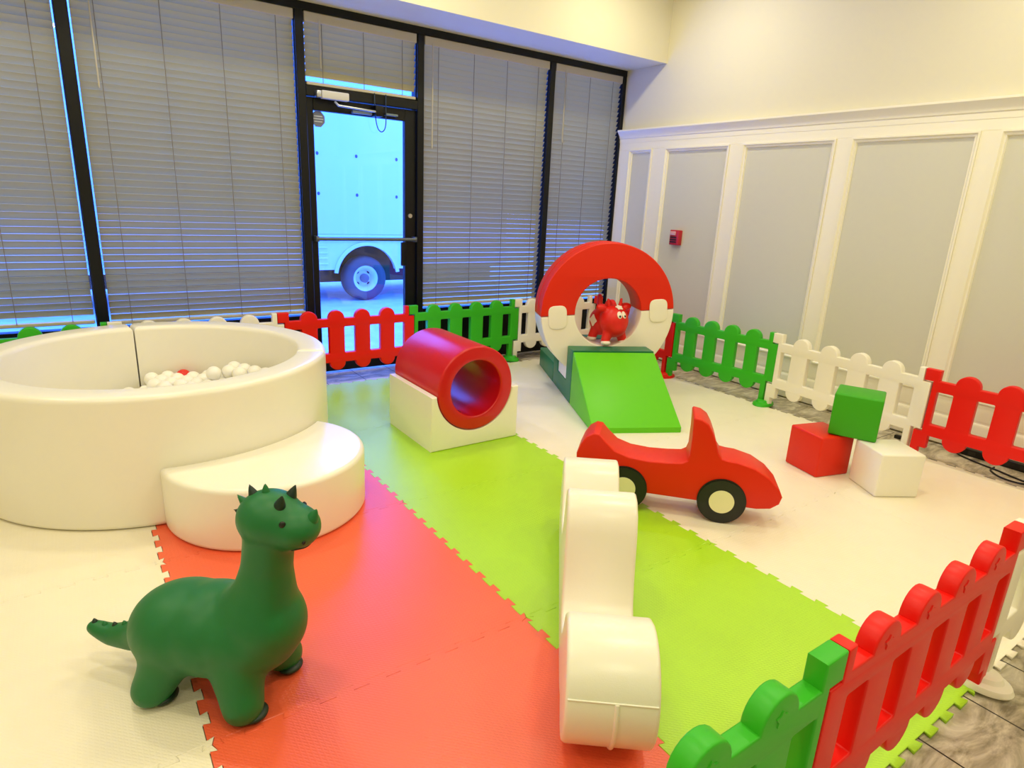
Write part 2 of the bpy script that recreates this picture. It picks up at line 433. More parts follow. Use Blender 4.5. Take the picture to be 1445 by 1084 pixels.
tb = blind(1.512, 2.365, 2.115, HEADZ, 'short grey slatted blind over the transom above the glass door', (0.10, 0.32))
blind(2.434, 3.648, 0.49, HEADZ, 'grey slatted blind just right of the glass door', (0.06, 0.78))
blind(3.720, 4.525, 0.49, HEADZ, 'narrow grey slatted blind beside the white panelled wall', (0.10, 0.62))
pts = catmull([(0.07, -0.05, -0.46), (0.072, -0.052, -0.60), (0.09, -0.055, -0.70), (0.125, -0.055, -0.725), (0.155, -0.053, -0.68), (0.16, -0.05, -0.55), (0.16, -0.05, -0.46)], 8)
tube('lift_cord', pts, 0.004, mat('dark_cord', (40, 60, 90), 0.6), tb)

# ------------------------------------------------------------------ outside: ground and parked truck
GZ = -0.22
bm = bmesh.new(); add_box(bm, (-14, 4.96, GZ-0.1), (22, 24, GZ))
struct(link('ground', mesh_of(bm), mat('wet_pavement', (222, 228, 232), 0.5, bump=0.4, bscale=14, var=0.25, vscale=5)))
TY = 9.4; TK = 9.4/8.69
tr = tag(empty('box_truck', (3.5*TK, TY, GZ)), 'white box truck parked outside, seen through the glass door', 'truck')
TWHITE = mat('truck_white', (214, 226, 232), 0.4, var=0.03)
boxes('cargo_box', [((-5.0, 0.0, 1.02), (2.6, 2.3, 3.6))], TWHITE, tr, bev=0.02)
R_A = 0.46
# skirt with the wheel arch cut out
zt, zb, cz = 1.02, 0.50, 0.38
sk = [(-5.0, zb), (-R_A, zb)]+[p for p in arc(0, cz, R_A+0.02, 165, 15, 24)]+[(R_A, zb), (2.6, zb), (2.6, zt), (-5.0, zt)]
bm = poly_mesh([sk], 0.05); xf(bm, Matrix.Translation((0, 0.05, 0)) @ UPRIGHT)
link('skirt', mesh_of(bm), TWHITE, tr)
for bx in [((-5.0, -0.025, z), (-R_A-0.16, 0.01, z+0.03)) for z in (0.58, 0.66, 0.74, 0.82)]+[((R_A+0.16, -0.025, z), (2.6, 0.01, z+0.03)) for z in (0.58, 0.66, 0.74, 0.82)]+[((-5.0, -0.03, 0.98), (2.6, 0.01, 1.01)), ((-5, -0.03, 0.92), (2.6, 0.01, 0.94))]: boxes('skirt_rib', [bx], TWHITE, tr, bev=0.008)
bm = poly_mesh([arc(0, cz, R_A+0.075, 172, 8, 28)+arc(0, cz, R_A+0.02, 8, 172, 28)], 0.03); xf(bm, Matrix.Translation((0, 0.0, 0)) @ UPRIGHT)
link('wheel_arch', mesh_of(bm), TWHITE, tr)
boxes('underbody', [((-5.0, 0.5, 0.25), (2.6, 1.9, 0.98))], DARKC, tr)
bm = lathe([(0.19, 0.03), (0.235, -0.005), (0.30, -0.01), (0.335, 0.02), (0.345, 0.06), (0.345, 0.2), (0.30, 0.26)], 48); xf(bm, Matrix.Translation((0, 0.05, 0.345)) @ Matrix.Rotation(-PI/2, 4, 'X'))
wh = link('wheel', mesh_of(bm), mat('truck_tyre', (64, 70, 78), 0.7), tr, 50)
bm = lathe([(0.0, 0.10), (0.07, 0.10), (0.075, 0.13), (0.12, 0.14), (0.15, 0.06), (0.185, 0.03), (0.2, 0.02), (0.2, 0.1)], 48); xf(bm, Matrix.Translation((0, 0.05, 0.345)) @ Matrix.Rotation(-PI/2, 4, 'X'))
link('rim', mesh_of(bm), mat('rim_white', (220, 226, 232), 0.4), wh, 50)
bm = lathe([(0.0, 0.03), (0.05, 0.035), (0.07, 0.05), (0.07, 0.11)], 24); xf(bm, Matrix.Translation((0, 0.05, 0.345)) @ Matrix.Rotation(-PI/2, 4, 'X'))
link('hub', mesh_of(bm), mat('hub_grey', (90, 92, 96), 0.5), wh, 50)
for k in range(4):
    bm = bmesh.new(); a = PI/4+k*PI/2; add_ell(bm, (0.125*math.cos(a), 0.135+0.05, 0.345+0.125*math.sin(a)), (0.03, 0.02, 0.02), Euler((0, -a+PI/2, 0))); link('hand_hole', mesh_of(bm), DARKC, wh)
for x in (-0.72, -0.14, 0.50, 1.1):
    for z in (1.60, 2.15, 2.80):
        bm = bmesh.new(); add_ell(bm, (x, 0.0, z), (0.02, 0.02, 0.025), u=10, v=8)
        link('side_bolt', mesh_of(bm), mat('marker_dark', (40, 70, 110), 0.5), tr)

# ------------------------------------------------------------------ interlocking foam tiles
GX = [-2.86, -1.855, -0.852, 0.148, 1.153, 2.150, 3.158, 4.165]
GY = [0.47, 1.475, 2.47, 3.475, 4.48]
TOOTH = 0.010
def seam(p, q):
    """dovetailed joint line from p to q (shared by both neighbours), 10 teeth"""
    p = Vector(p); q = Vector(q); d = q-p; n = Vector((-d.y, d.x)).normalized(); out = [p.copy()]
    N = 10
    for i in range(N):
        for t, o in ((0.25, -1), (0.19, 1), (0.81, 1), (0.75, -1)):
            out.append(p+d*((i+t)/N)+n*TOOTH*o)
    return out
def seg_h(j, i): return seam((GX[i], GY[j]), (GX[i+1], GY[j]))
def seg_v(i, j): return seam((GX[i], GY[j]), (GX[i], GY[j+1]))
tile_label = {}
colname = {3: 'coral red', 4: 'lime green'}
where = {
 (2, 0): 'cream foam tile in the near left corner of the photo, left of the dinosaur', (2, 1): 'cream foam tile under the dinosaur tail, in front of the ball pit',
 (2, 2): 'cream foam tile under the left front of the ball pit', (2, 3): 'cream foam tile under the left back of the ball pit',
 (1, 0): 'cream foam tile beyond the near left corner, second from the red column', (1, 1): 'cream foam tile at the left edge, second column from the red tiles', (1, 2): 'cream foam tile left of the ball pit, third row', (1, 3): 'cream foam tile left of the ball pit, row by the windows',
 (3, 0): 'coral red foam tile nearest the camera, in front of the dinosaur', (3, 1): 'coral red foam tile between the dinosaur and the crescent step',
 (3, 2): 'coral red foam tile under the crescent step', (3, 3): 'coral red foam tile under the right back of the ball pit',
 (4, 0): 'lime green foam tile nearest the camera, beside the near red fence panel', (4, 1): 'lime green foam tile around the far end of the white ride-on toy',
 (4, 2): 'lime green foam tile in front of the red tunnel', (4, 3): 'lime green foam tile under the back of the tunnel by the door',
 (5, 0): 'cream foam tile behind the near red fence panel, beside the lime green column', (5, 1): 'cream foam tile under the front of the red foam car',
 (5, 2): 'cream foam tile between the tunnel and the green ramp', (5, 3): 'cream foam tile left of the ring base, in the row by the windows',
 (6, 0): 'cream foam tile in the near right corner by the white fence panel', (6, 1): 'cream foam tile under the three stacked cubes',
 (6, 2): 'cream foam tile right of the green ramp, along the wall side fence', (6, 3): 'cream foam tile under the ring base, in the far right corner'}
for (i, j), lab in where.items():
    b = seg_h(j, i); r = seg_v(i+1, j); t = seg_h(j+1, i)[::-1]; l = seg_v(i, j)[::-1]
    t = [Vector((GX[i+1], GY[j+1]))]+t[:-1]; l = [Vector((GX[i], GY[j+1]))]+l[:-1]
    pts = b+r+t+l
    c = Vector(((GX[i]+GX[i+1])/2, (GY[j]+GY[j+1])/2))
    bm = poly_mesh([[tuple((p-c)*0.9972) for p in pts]], 0.011)
    m = T_RED if i == 3 else T_GREEN if i == 4 else T_WHITE
    o = link('foam_tile', mesh_of(bm), m); o.location = (c.x, c.y, FZ+0.001)
    tag(o, lab, 'floor mat', 'interlocking foam floor tiles')

# ------------------------------------------------------------------ picket fence
FT = 0.045
def panel_outline(L):
    T, RT, RB, R = 0.535, 0.472, 0.136, 0.0585
    cs = [L*(0.218+0.2*k) for k in range(4)]
    o = [(0, 0.465), (0, T), (0.078, T), (0.078, RT)]
    for c in cs: o += arc(c, RT, R+0.002, 180, 0, 12)
    o += [(L-0.036, RT), (L-0.036, T), (L-0.003, T), (L-0.003, 0.455), (L+0.042, 0.455), (L+0.042, 0.168), (L-0.012, 0.168), (L-0.012, 0.0), (L-0.05, 0.0), (L-0.05, RB)]
    for c in cs[::-1]: o += arc(c, RB, R+0.002, 0, -180, 12)
    o += [(0.085, RB), (0.085, 0.055), (0.046, 0.055), (0.046, 0.0), (0.004, 0.0), (0.004, 0.155), (0.048, 0.155), (0.048, 0.465)]
    holes = []
    for k in range(5):
        c = L*(0.118+0.2*k); w = 0.044
        a = c-w; b = c+w
        if k == 0: a = max(a, 0.078)
        holes.append(round_poly([(a, 0.206), (b, 0.206), (b, 0.408), (a, 0.408)], 0.008, 3))
    return [o]+holes, cs
def fence(pl, pr, m, label, foot=True, mark=False, fz=0.0):
    pl = Vector(pl); pr = Vector(pr); d = pr-pl; L = d.length
    r = empty('picket_fence_panel', (pl.x, pl.y, fz), math.atan2(d.y, d.x))
    tag(r, label, 'fence panel', 'interlocking plastic picket fence panels')
    loops, cs = panel_outline(L)
    bm = poly_mesh(loops, FT, 0.005, 2)
    xf(bm, Matrix.Translation((0, FT/2, 0.02)) @ UPRIGHT)
    link('pickets_and_rails', mesh_of(bm), m, r, 32)
    if foot:
        prof = [(0.0, 0.0), (0.98, 0.0), (1.0, 0.12), (0.93, 0.45), (0.70, 0.62), (0.62, 0.95), (0.55, 1.0), (0.0, 1.0)]
        bm = lathe([(a, b) for a, b in prof], 36)
        for v in bm.verts: v.co = Vector((v.co.x*0.068+L-0.012, v.co.y*0.098, v.co.z*0.042))
        link('foot', mesh_of(bm), m, r, 40)
    if mark:     # raised crest on each picket top
        for c in cs:
            pts = [((0.021 if k % 2 == 0 else 0.010)*math.sin(k*PI/5), (0.021 if k % 2 == 0 else 0.010)*math.cos(k*PI/5)) for k in range(10)]
            bm = poly_mesh([round_poly(pts, 0.004, 2)], FT+0.005); xf(bm, Matrix.Translation((c, FT/2+0.0025, 0.502)) @ UPRIGHT)
            link('crest', mesh_of(bm), m, r)
    return r
J = [(-0.88, 4.57), (0.135, 4.57), (1.152, 4.55), (2.17, 4.55), (3.215, 4.57), (4.10, 4.53)]
fence(J[0], J[1], P_GREEN, 'green picket fence panel under the far left windows, mostly hidden by the ball pit')
fence(J[1], J[2], P_WHITE, 'white picket fence panel behind the ball pit, left of the red one at the door')
fence(J[2], J[3], P_RED, 'red picket fence panel in front of the glass door')
fence(J[3], J[4], P_GREEN, 'green picket fence panel behind the tunnel, right of the door')
fence(J[4], J[5], P_WHITE, 'white picket fence panel seen behind the foam ring, under the windows', foot=False)
K = [(4.13, 4.50), (4.10, 3.50), (4.19, 2.60), (4.11, 1.54), (4.15, 0.52)]
fence(K[0], K[1], P_RED, 'red picket fence panel hidden behind the right side of the foam ring')
fence(K[1], K[2], P_GREEN, 'green picket fence panel along the panelled wall, right of the foam ring')
fence(K[2], K[3], P_WHITE, 'white picket fence panel along the panelled wall, behind the stacked cubes')
fence(K[3], K[4], P_RED, 'red picket fence panel at the right edge, along the panelled wall', foot=False)
fence((3.20, 0.485), (2.19, 0.485), P_WHITE, 'white picket fence panel at the right edge in the near row, beside the red one', mark=True)
fence((2.19, 0.485), (1.185, 0.485), P_RED, 'large red picket fence panel in the near right foreground', foot=False, mark=True)
fence((1.185, 0.485), (0.18, 0.485), P_GREEN, 'green picket fence panel at the bottom edge of the photo', foot=False, mark=True)

# ------------------------------------------------------------------ ball pit
PC = Vector((0.31, 3.569)); PR, PRI, PH = 0.816, 0.667, 0.578
pit = tag(empty('ball_pit', (PC.x, PC.y, 0)), 'large round white padded ball pit ring beside the windows', 'ball pit')
seams = [95, -23, -166]
for k in range(3):
    a1 = seams[k]; a0 = seams[(k+1) % 3]
    if a0 > a1: a0 -= 360
    g = 0.35
    lp = arc(0, 0, PR, a0+g, a1-g, 60)+arc(0, 0, PRI, a1-g, a0+g, 60)
    bm = poly_mesh([lp], PH, 0.028, 4)
    link('wall_segment', mesh_of(bm), V_WHITE, pit, 50)
bm = poly_mesh([arc(0, 0, PRI-0.004, 0, 357, 100)], 0.02); link('base_pad', mesh_of(bm), V_WHITE, pit)
# balls: heaped against the far right of the ring
BR = 0.042
bw = mat('ball_white', (250, 247, 236), 0.3); br_ = mat('ball_red', (226, 40, 22), 0.3)
bm = bmesh.new(); add_ell(bm, (0, 0, 0), (BR,)*3, u=24, v=16); meW = mesh_of(bm, 'ball'); meR = None
balls = []
def ball(x, y, z, red=False):
    global meR
    if red and meR is None: meR = meW.copy(); meR.materials.clear(); meR.materials.append(br_)
    if not meW.materials: meW.materials.append(bw)
    for p in meW.polygons: p.use_smooth = True
    o = bpy.data.objects.new('play_ball', meR if red else meW); COL.objects.link(o); o.location = (x, y, z)
    if red: tag(o, 'red plastic play ball half buried among the white ones in the ball pit', 'ball', 'red balls in the ball pit')
    else: tag(o, 'white plastic play ball heaped inside the round ball pit', 'ball', 'white balls in the ball pit')
    balls.append((x, y, z))
step = 2*BR+0.001
for lay in range(5):
    z = 0.022+BR+lay*step*0.8165
    ox, oy = ((0, 0), (step/2, step*0.2887), (0, step*0.577))[lay % 3]
    jj = -12
    while jj < 13:
        for ii in range(-14, 15):
            x = ii*step+(jj % 2)*step/2+ox; y = jj*step*0.866+oy
            rr = math.hypot(x, y); an = math.degrees(math.atan2(y, x))
            lim = PRI-BR-0.003
            if rr < lim and y > 0.20+0.06*lay-0.55*x and an < (125, 116, 108, 92, 48)[lay] and an > -8+6*lay:
                ball(PC.x+x, PC.y+y, z, red=(lay < 4 and random.random() < 0.05))
        jj += 1
topz = 0.022+BR+3*step*0.8165-0.012

# crescent step against the pit
SC, SR, SH = Vector((0.62, 2.755)), 0.425, 0.27
d = PC-SC; D0 = d.length; rp = PR+0.004
a = (D0*D0+SR*SR-rp*rp)/(2*D0); hh = math.sqrt(SR*SR-a*a); u = d/D0; n = Vector((-u.y, u.x))
I1 = SC+u*a+n*hh; I2 = SC+u*a-n*hh
aS1 = math.degrees(math.atan2(*(I1-SC).yx)); aS2 = math.degrees(math.atan2(*(I2-SC).yx))
aP1 = math.degrees(math.atan2(*(I1-PC).yx)); aP2 = math.degrees(math.atan2(*(I2-PC).yx))
if aS2 < aS1: aS2 += 360
outer = arc(0, 0, SR, aS1, aS2, 60)
if aP1 > aP2: aP1, aP2 = aP1, aP2
inner = arc(PC.x-SC.x, PC.y-SC.y, rp, aP2, aP1, 30)
bm = poly_mesh([outer[1:-1]+inner], SH, 0.022, 4)
stp = link('crescent_step', mesh_of(bm), V_WHITE, None, 50); stp.location = (SC.x, SC.y, 0)
tag(stp, 'low white padded crescent step nestled against the front of the ball pit', 'step')

# ------------------------------------------------------------------ tunnel on its cradle
x0, x1, y0, y1, hC = 1.545, 2.133, 2.942, 3.512, 0.325
cxT, czT, RT_, rT = 1.832, 0.346, 0.248, 0.166
lp = [(x0, 0), (x1, 0), (x1, hC)]
a0 = math.degrees(math.atan2(hC-czT, math.sqrt((RT_+.004)**2-(hC-czT)**2)))
lp += arc(cxT, czT, RT_+0.004, a0, -180-a0, 40)+[(x0, hC)]
bm = poly_mesh([[(x-cxT, z) for x, z in lp]], y1-y0, 0.010, 3); xf(bm, Matrix.Translation((0, y1-y0, 0)) @ UPRIGHT)
cr = link('foam_cradle', mesh_of(bm), V_WHITE, None, 40); cr.location = (cxT, y0, 0)
tag(cr, 'white foam cradle block with a curved hollow holding the red tunnel', 'foam block')
tn = tag(empty('foam_tunnel', (cxT, y0-0.006, czT)), 'short red padded foam tunnel lying in the white cradle', 'tunnel')
bm = poly_mesh([arc(0, 0, RT_, 0, 356.4, 99), arc(0, 0, rT, 0, 354, 59)], y1-y0+0.012, 0.012, 3); xf(bm, Matrix.Translation((0, y1-y0+0.012, 0)) @ UPRIGHT)
link('tube_wall', mesh_of(bm), V_TUN, tn, 40)
bm = bmesh.new(); add_box(bm, (-0.01, 0.03, -rT+0.0003), (0.01, 0.55, -rT+0.004)); xf(bm, Matrix.Rotation(math.radians(35), 4, 'Y'))
link('lining_seam', mesh_of(bm), V_BLACK, tn)

# ------------------------------------------------------------------ ring on its base with ramp
RA = Vector((2.846, 3.293)); th = math.radians(64.2); uu = Vector((math.cos(th), math.sin(th)))
RZ = th-PI/2     # local X = across, local Y = away from the camera
def at_ring(t, s, z=0):
    v = Vector((uu.y, -uu.x)); p = RA+uu*s+v*t; return (p.x, p.y, z)
def side_profile(name, pts, width, m, loc, bev=0.008, parent=None):
    """outline in (s,z) swept across the width"""
    bm = poly_mesh([pts], width, bev, 2)
    # outline x -> local Y, outline y -> Z, depth -> X
    xf(bm, Matrix(((0, 0, 1, 0), (1, 0, 0, 0), (0, 1, 0, 0), (0, 0, 0, 1))))
    bmesh.ops.recalc_face_normals(bm, faces=bm.faces)
    return bm
WB = 0.605
bm = side_profile('b', [(0, 0), (0.565, 0), (0.565, 0.395), (0.425, 0.395), (0.425, 0.138), (0.155, 0.138), (0.155, 0.395), (0, 0.395)], WB, None, None)
bs = link('ring_base', mesh_of(bm), V_DARKGREEN, None, 35); bs.location = at_ring(0, 0.004); bs.rotation_euler = (0, 0, RZ)
tag(bs, 'dark green slotted foam base block holding the upright ring', 'foam block')
bm = side_profile('r', [(0, 0), (0, 0.385), (-0.02, 0.385), (-0.60, 0.036), (-0.60, 0)], WB-0.005, None, None)
rp_ = link('foam_ramp', mesh_of(bm), V_GREEN, None, 35); rp_.location = at_ring(0.0, -0.004); rp_.rotation_euler = (0, 0, RZ)
tag(rp_, 'bright green foam wedge ramp leading up to the ring', 'ramp')
bm = side_profile('s', [(0, 0), (0.54, 0), (0.54, 0.16), (0, 0.16)], WB, None, None)
sb = link('foam_step', mesh_of(bm), V_DARKGREEN, None, 35); sb.location = at_ring(0, 0.578); sb.rotation_euler = (0, 0, RZ)
tag(sb, 'low dark green foam step block behind the ring base', 'step')
ring = empty('foam_ring', at_ring(0.289, 0.165, 0.642)); ring.rotation_euler = (0, 0, RZ)
tag(ring, 'upright half red half white foam ring standing in the green base', 'foam ring')
TLT = 4.6
def half(a0, a1): return arc(0, 0, 0.5, a0, a1, 60)+arc(0, 0, 0.249, a1, a0, 40)
RTHK = 0.25
for nm, aa, mm in (('upper_half', (0.25+TLT, 179.75+TLT), V_RED), ('lower_half', (180.25+TLT, 359.75+TLT), V_WHITE)):
    if nm == 'lower_half':     # the outside runs straight down into the slot of the base
        ol = arc(0, 0, 0.5, 180.25+TLT, 235.2, 22)+[(-0.2853, -0.500), (0.2853, -0.500)]+arc(0, 0, 0.5, 304.8, 359.75+TLT, 22)+arc(0, 0, 0.249, 359.75+TLT, 180.25+TLT, 40)
    else: ol = half(*aa)
    bm = poly_mesh([ol], RTHK, 0.008, 2); xf(bm, Matrix.Translation((0, RTHK, 0)) @ UPRIGHT)
    link(nm, mesh_of(bm), mm, ring, 40)
for c in ((-0.378, -0.040), (0.378, 0.025)):
    bm = poly_mesh([round_poly([(-0.068, -0.085), (0.068, -0.085), (0.068, 0.085), (-0.068, 0.085)], 0.05, 6)], 0.010, 0.004, 2)
    xf(bm, Matrix.Translation((c[0], 0.0, c[1])) @ Matrix.Rotation(math.radians(-TLT), 4, 'Y') @ UPRIGHT)
    tbm = link('fastening_tab', mesh_of(bm), V_WHITE, ring, 40); tbm['label'] = 'white rounded fastening tab'
bm = bmesh.new(); bmesh.ops.create_circle(bm, segments=8, radius=0.001)
bm.free()
pp = [(0.501*math.cos(math.radians(a)), RTHK/2, 0.501*math.sin(math.radians(a))) for a in range(6, 183, 4)]
tube('edge_seam', pp, 0.003, V_RED, ring)

# ------------------------------------------------------------------ cubes
def cube(loc, rz, s, m, label):
    bm = bmesh.new(); add_box(bm, (0, 0, 0), (s, s, s), 0.010, 3)
    o = link('foam_cube', mesh_of(bm), m, None, 40); o.location = loc; o.rotation_euler = (0, 0, rz)
    tag(o, label, 'foam cube', 'foam cubes stacked by the fence'); return o
cube((3.235, 1.632, 0), math.radians(-15), 0.233, V_RED, 'red foam cube on the floor, left under the green one')
cube((3.283, 1.338, 0), math.radians(-31), 0.236, V_WHITE, 'white foam cube on the floor, right under the green one')
cube((3.325, 1.660, 0.237), math.radians(-67), 0.236, V_BLOCKGREEN, 'green foam cube stacked on top of the red and white ones')

# ------------------------------------------------------------------ red foam car
ANG = math.radians(-47.7)
car = empty('foam_car', (2.334, 1.576, 0), ANG)
tag(car, 'red foam ride-on car with black wheels on the cream tiles', 'foam car')
prof = [(-0.640, 0.100), (-0.682, 0.17), (-0.688, 0.25), (-0.670, 0.30), (-0.646, 0.339), (-0.614, 0.361), (-0.586, 0.358), (-0.554, 0.324), (-0.509, 0.285), (-0.442, 0.264), (-0.352, 0.257), (-0.265, 0.261), (-0.200, 0.268), (-0.178, 0.282), (-0.170, 0.31), (-0.170, 0.40), (-0.174, 0.485), (-0.168, 0.492), (-0.136, 0.487), (-0.105, 0.468), (-0.082, 0.43), (-0.062, 0.385), (-0.046, 0.335), (-0.028, 0.311), (0.0, 0.306), (0.041, 0.304), (0.12, 0.284), (0.186, 0.246), (0.236, 0.196), (0.252, 0.163), (0.243, 0.127), (0.209, 0.100), (0.15, 0.090), (0.0, 0.090), (-0.2, 0.092), (-0.45, 0.094)]
CW = 0.19
bm = poly_mesh([prof], CW, 0.008, 3); xf(bm, Matrix.Translation((0, CW, 0)) @ UPRIGHT)
link('body', mesh_of(bm), V_RED, car, 34)
for sx in (-0.006, -0.452):
    for side in (0, 1):
        yy = -0.012 if side == 0 else CW-0.035
        bm = bmesh.new(); add_cyl(bm, (sx, yy, 0.109), (sx, yy+0.047, 0.109), 0.109, seg=56)
        es = [e for e in bm.edges if e.calc_face_angle(0) > 1.0]
        bmesh.ops.bevel(bm, geom=es, offset=0.005, segments=2, affect='EDGES')
        w = link('wheel', mesh_of(bm), V_BLACK, car, 40)
        bm = bmesh.new(); y2 = yy-0.002 if side == 0 else yy+0.047
        add_cyl(bm, (sx, y2-0.001, 0.109), (sx, y2+0.003, 0.109), 0.056, seg=40)
        h = link('hubcap', mesh_of(bm), V_CREAM, w, 40); h['label'] = 'cream disc hubcap'

# ------------------------------------------------------------------ white ride-on seen end-on
ANG2 = math.radians(51.3)
rd = empty('foam_ride_on', (0.949, 1.041, 0), ANG2)
tag(rd, 'white humped foam ride-on toy seen end-on in the middle foreground', 'ride-on toy')
prof = arc(-0.012, 0.190, 0.160, 262, 80, 18)+[(0.06, 0.332), (0.108, 0.295), (0.15, 0.235), (0.185, 0.175), (0.23, 0.14), (0.275, 0.120), (0.32, 0.128), (0.355, 0.165), (0.38, 0.225), (0.40, 0.30), (0.418, 0.37), (0.445, 0.43), (0.49, 0.463), (0.54, 0.468), (0.59, 0.445), (0.63, 0.38), (0.67, 0.28), (0.72, 0.205), (0.78, 0.170), (0.85, 0.172), (0.91, 0.205), (0.955, 0.265), (1.0, 0.32), (1.05, 0.348), (1.105, 0.348), (1.15, 0.315), (1.175, 0.25), (1.18, 0.16), (1.16, 0.08), (1.11, 0.03), (1.03, 0.004), (0.9, 0.003), (0.5, 0.003), (0.2, 0.003), (0.12, 0.015), (0.06, 0.040)]
WW = 0.230
bm = poly_mesh([prof], WW, 0.012, 4); xf(bm, UPRIGHT)
link('body', mesh_of(bm), V_WHITE, rd, 38)
tube('cover_seam', [(-0.012-0.1597*math.cos(math.radians(20)), -y, 0.190+0.1597*math.sin(math.radians(20))) for y in (0.006, 0.06, 0.11, 0.16, 0.224)], 0.0025, V_WHITE, rd)
tube('zip_welt', [(-0.012-0.16*math.cos(t), -0.125, 0.190-0.16*math.sin(t)) for t in [-0.34+i*0.11 for i in range(13)]], 0.006, V_WHITE, rd)

# ------------------------------------------------------------------ dinosaur
din = empty('dinosaur_hopper', (0.2135, 1.6925, 0), math.radians(-45))
tag(din, 'dark green rubber dinosaur hopper toy standing across the cream and red tiles', 'toy dinosaur')
DG = mat('dino_green', (10, 108, 50), 0.46, var=0.05, vscale=12, bump=0.05, bscale=300)
DGD = mat('dino_dark', (6, 40, 26), 0.45)
DBK = mat('dino_black', (6, 12, 10), 0.4)
bm = bmesh.new()
add_ell(bm, (-0.085, 0, 0.182), (0.168, 0.144, 0.128))
add_ell(bm, (0.0, 0, 0.192), (0.17, 0.143, 0.126))
add_ell(bm, (0.08, 0, 0.20), (0.17, 0.138, 0.122))
add_ell(bm, (0.14, 0, 0.24), (0.128, 0.118, 0.125))
add_chain(bm, [(0.14, 0, 0.25, 0.115), (0.158, 0, 0.33, 0.086), (0.17, 0, 0.41, 0.069), (0.182, 0, 0.50, 0.068)], 8)
add_ell(bm, (0.190, 0, 0.562), (0.089, 0.082, 0.077))
add_ell(bm, (0.250, 0, 0.546), (0.078, 0.070, 0.060))
add_chain(bm, [(-0.20, 0, 0.15, 0.065), (-0.27, 0, 0.112, 0.045), (-0.35, 0, 0.100, 0.033), (-0.41, 0, 0.115, 0.024)], 8)
for sx, sy in ((1, 1), (1, -1), (-1, 1), (-1, -1)):
    add_chain(bm, [(0.10*sx, 0.06*sy, 0.15, 0.080), (0.122*sx, 0.088*sy, 0.085, 0.062), (0.138*sx, 0.105*sy, 0.045, 0.056)], 8)
for v in bm.verts:
    if v.co.z < 0.004: v.co.z = 0.004
me = blob(bm, 0.008, 16, 'body')
link('body', me, DG, din, 180)
from mathutils.bvhtree import BVHTree
bvh = BVHTree.FromPolygons([v.co[:] for v in me.vertices], [p.vertices[:] for p in me.polygons])
HC = Vector((0.222, 0, 0.556))
def skin(yaw, pitch, out=0.0, c=HC):
    a = math.radians(yaw); e = math.radians(pitch); d = Vector((math.cos(e)*math.cos(a), math.cos(e)*math.sin(a), math.sin(e)))
    p, n, _, _ = bvh.ray_cast(c+d*0.4, -d)
    return p+n*out, n
def cone(name, p, d, r, l, m):
    bm = bmesh.new(); p = Vector(p); d = Vector(d).normalized()
    add_chain(bm, [(*p, r), (*(p+d*l*0.5), r*0.62), (*(p+d*l), r*0.18)], 6, 14, 8)
    return link(name, blob(bm, 0.0035, 4, name), m, din, 180)
HB = Vector((0.195, 0, 0.545))
for k, a in enumerate((98, 122, 146, 168, 190)):
    p, n = skin(0, a, -0.006, HB)
    cone('crest_spike', p, (n.x, 0, n.z+0.25), 0.0140-0.0014*abs(k-1), 0.031-0.003*abs(k-1), DG if k % 2 == 0 else DGD)
for s in (-1, 1):
    p, n = skin(62*s, 62, -0.006); cone('brow_horn', p, (n.x, n.y*0.6, n.z+0.5), 0.0165, 0.036, DGD)
p, n = skin(0, 14, -0.008); cone('nose_horn', p, (n.x, 0, n.z+0.8), 0.018, 0.034, DG)
for k in range(5):
    t = k/4; x = -0.27-0.135*t
    p, n, _, _ = bvh.ray_cast(Vector((x, 0, 0.4)), Vector((0, 0, -1)))
    cone('tail_spike', p-n*0.003, (-0.15, 0, 1), 0.0095, 0.013, DG if k % 2 else DGD)
for s in (-1, 1):
    p, n = skin(58*s, 20); bm = bmesh.new(); add_ell(bm, p, (0.0085, 0.0055, 0.0095), Euler((0, 0, math.radians(58*s-90)))); link('eye', mesh_of(bm), DBK, din, 180)
    p, n = skin(27*s, -16); bm = bmesh.new(); add_ell(bm, p, (0.005, 0.005, 0.006)); link('nostril', mesh_of(bm), DBK, din, 180)
tube('mouth', catmull([tuple(skin(y, q, 0.0005)[0]) for y, q in ((-40, -42), (-32, -34), (-16, -36), (0, -36), (16, -36), (32, -34), (40, -42))], 5), 0.0022, DBK, din)
for sx in (1, -1):
    for sy in (1, -1):
        bm = bmesh.new(); add_ell(bm, (0.138*sx+0.026, 0.105*sy-0.010*sy, 0.016), (0.034, 0.040, 0.014), u=20, v=12)
        link('toe_patch', mesh_of(bm), DGD, din, 180)

# ------------------------------------------------------------------ cow in the ring
cow = empty('cow_hopper', (3.262, 3.395, 0.40), math.radians(-98))
tag(cow, 'red rubber cow hopper toy with white patches standing inside the ring', 'toy cow')
CR = mat('cow_red', (226, 26, 16), 0.42, bump=0.05, bscale=300)
CWH = mat('cow_white', (248, 240, 226), 0.45)
bm = bmesh.new()
add_ell(bm, (-0.06, 0, 0.155), (0.125, 0.105, 0.105))
add_ell(bm, (0.065, 0, 0.175), (0.106, 0.110, 0.122))
add_ell(bm, (0.085, 0, 0.14), (0.09, 0.085, 0.08))
for sx, sy in ((1, 1), (1, -1), (-1, 1), (-1, -1)):
    add_chain(bm, [(0.075*sx, 0.045*sy, 0.11, 0.045), (0.085*sx, 0.072*sy, 0.05, 0.034), (0.088*sx, 0.078*sy, 0.03, 0.033)], 6)
for s in (-1, 1):
    add_chain(bm, [(0.05, s*0.07, 0.262, 0.022), (0.05, s*0.105, 0.275, 0.030), (0.05, s*0.128, 0.278, 0.026)], 5)
add_chain(bm, [(-0.12, 0.0, 0.22, 0.03), (-0.14, 0.0, 0.30, 0.022), (-0.14, 0.0, 0.33, 0.02)], 5)
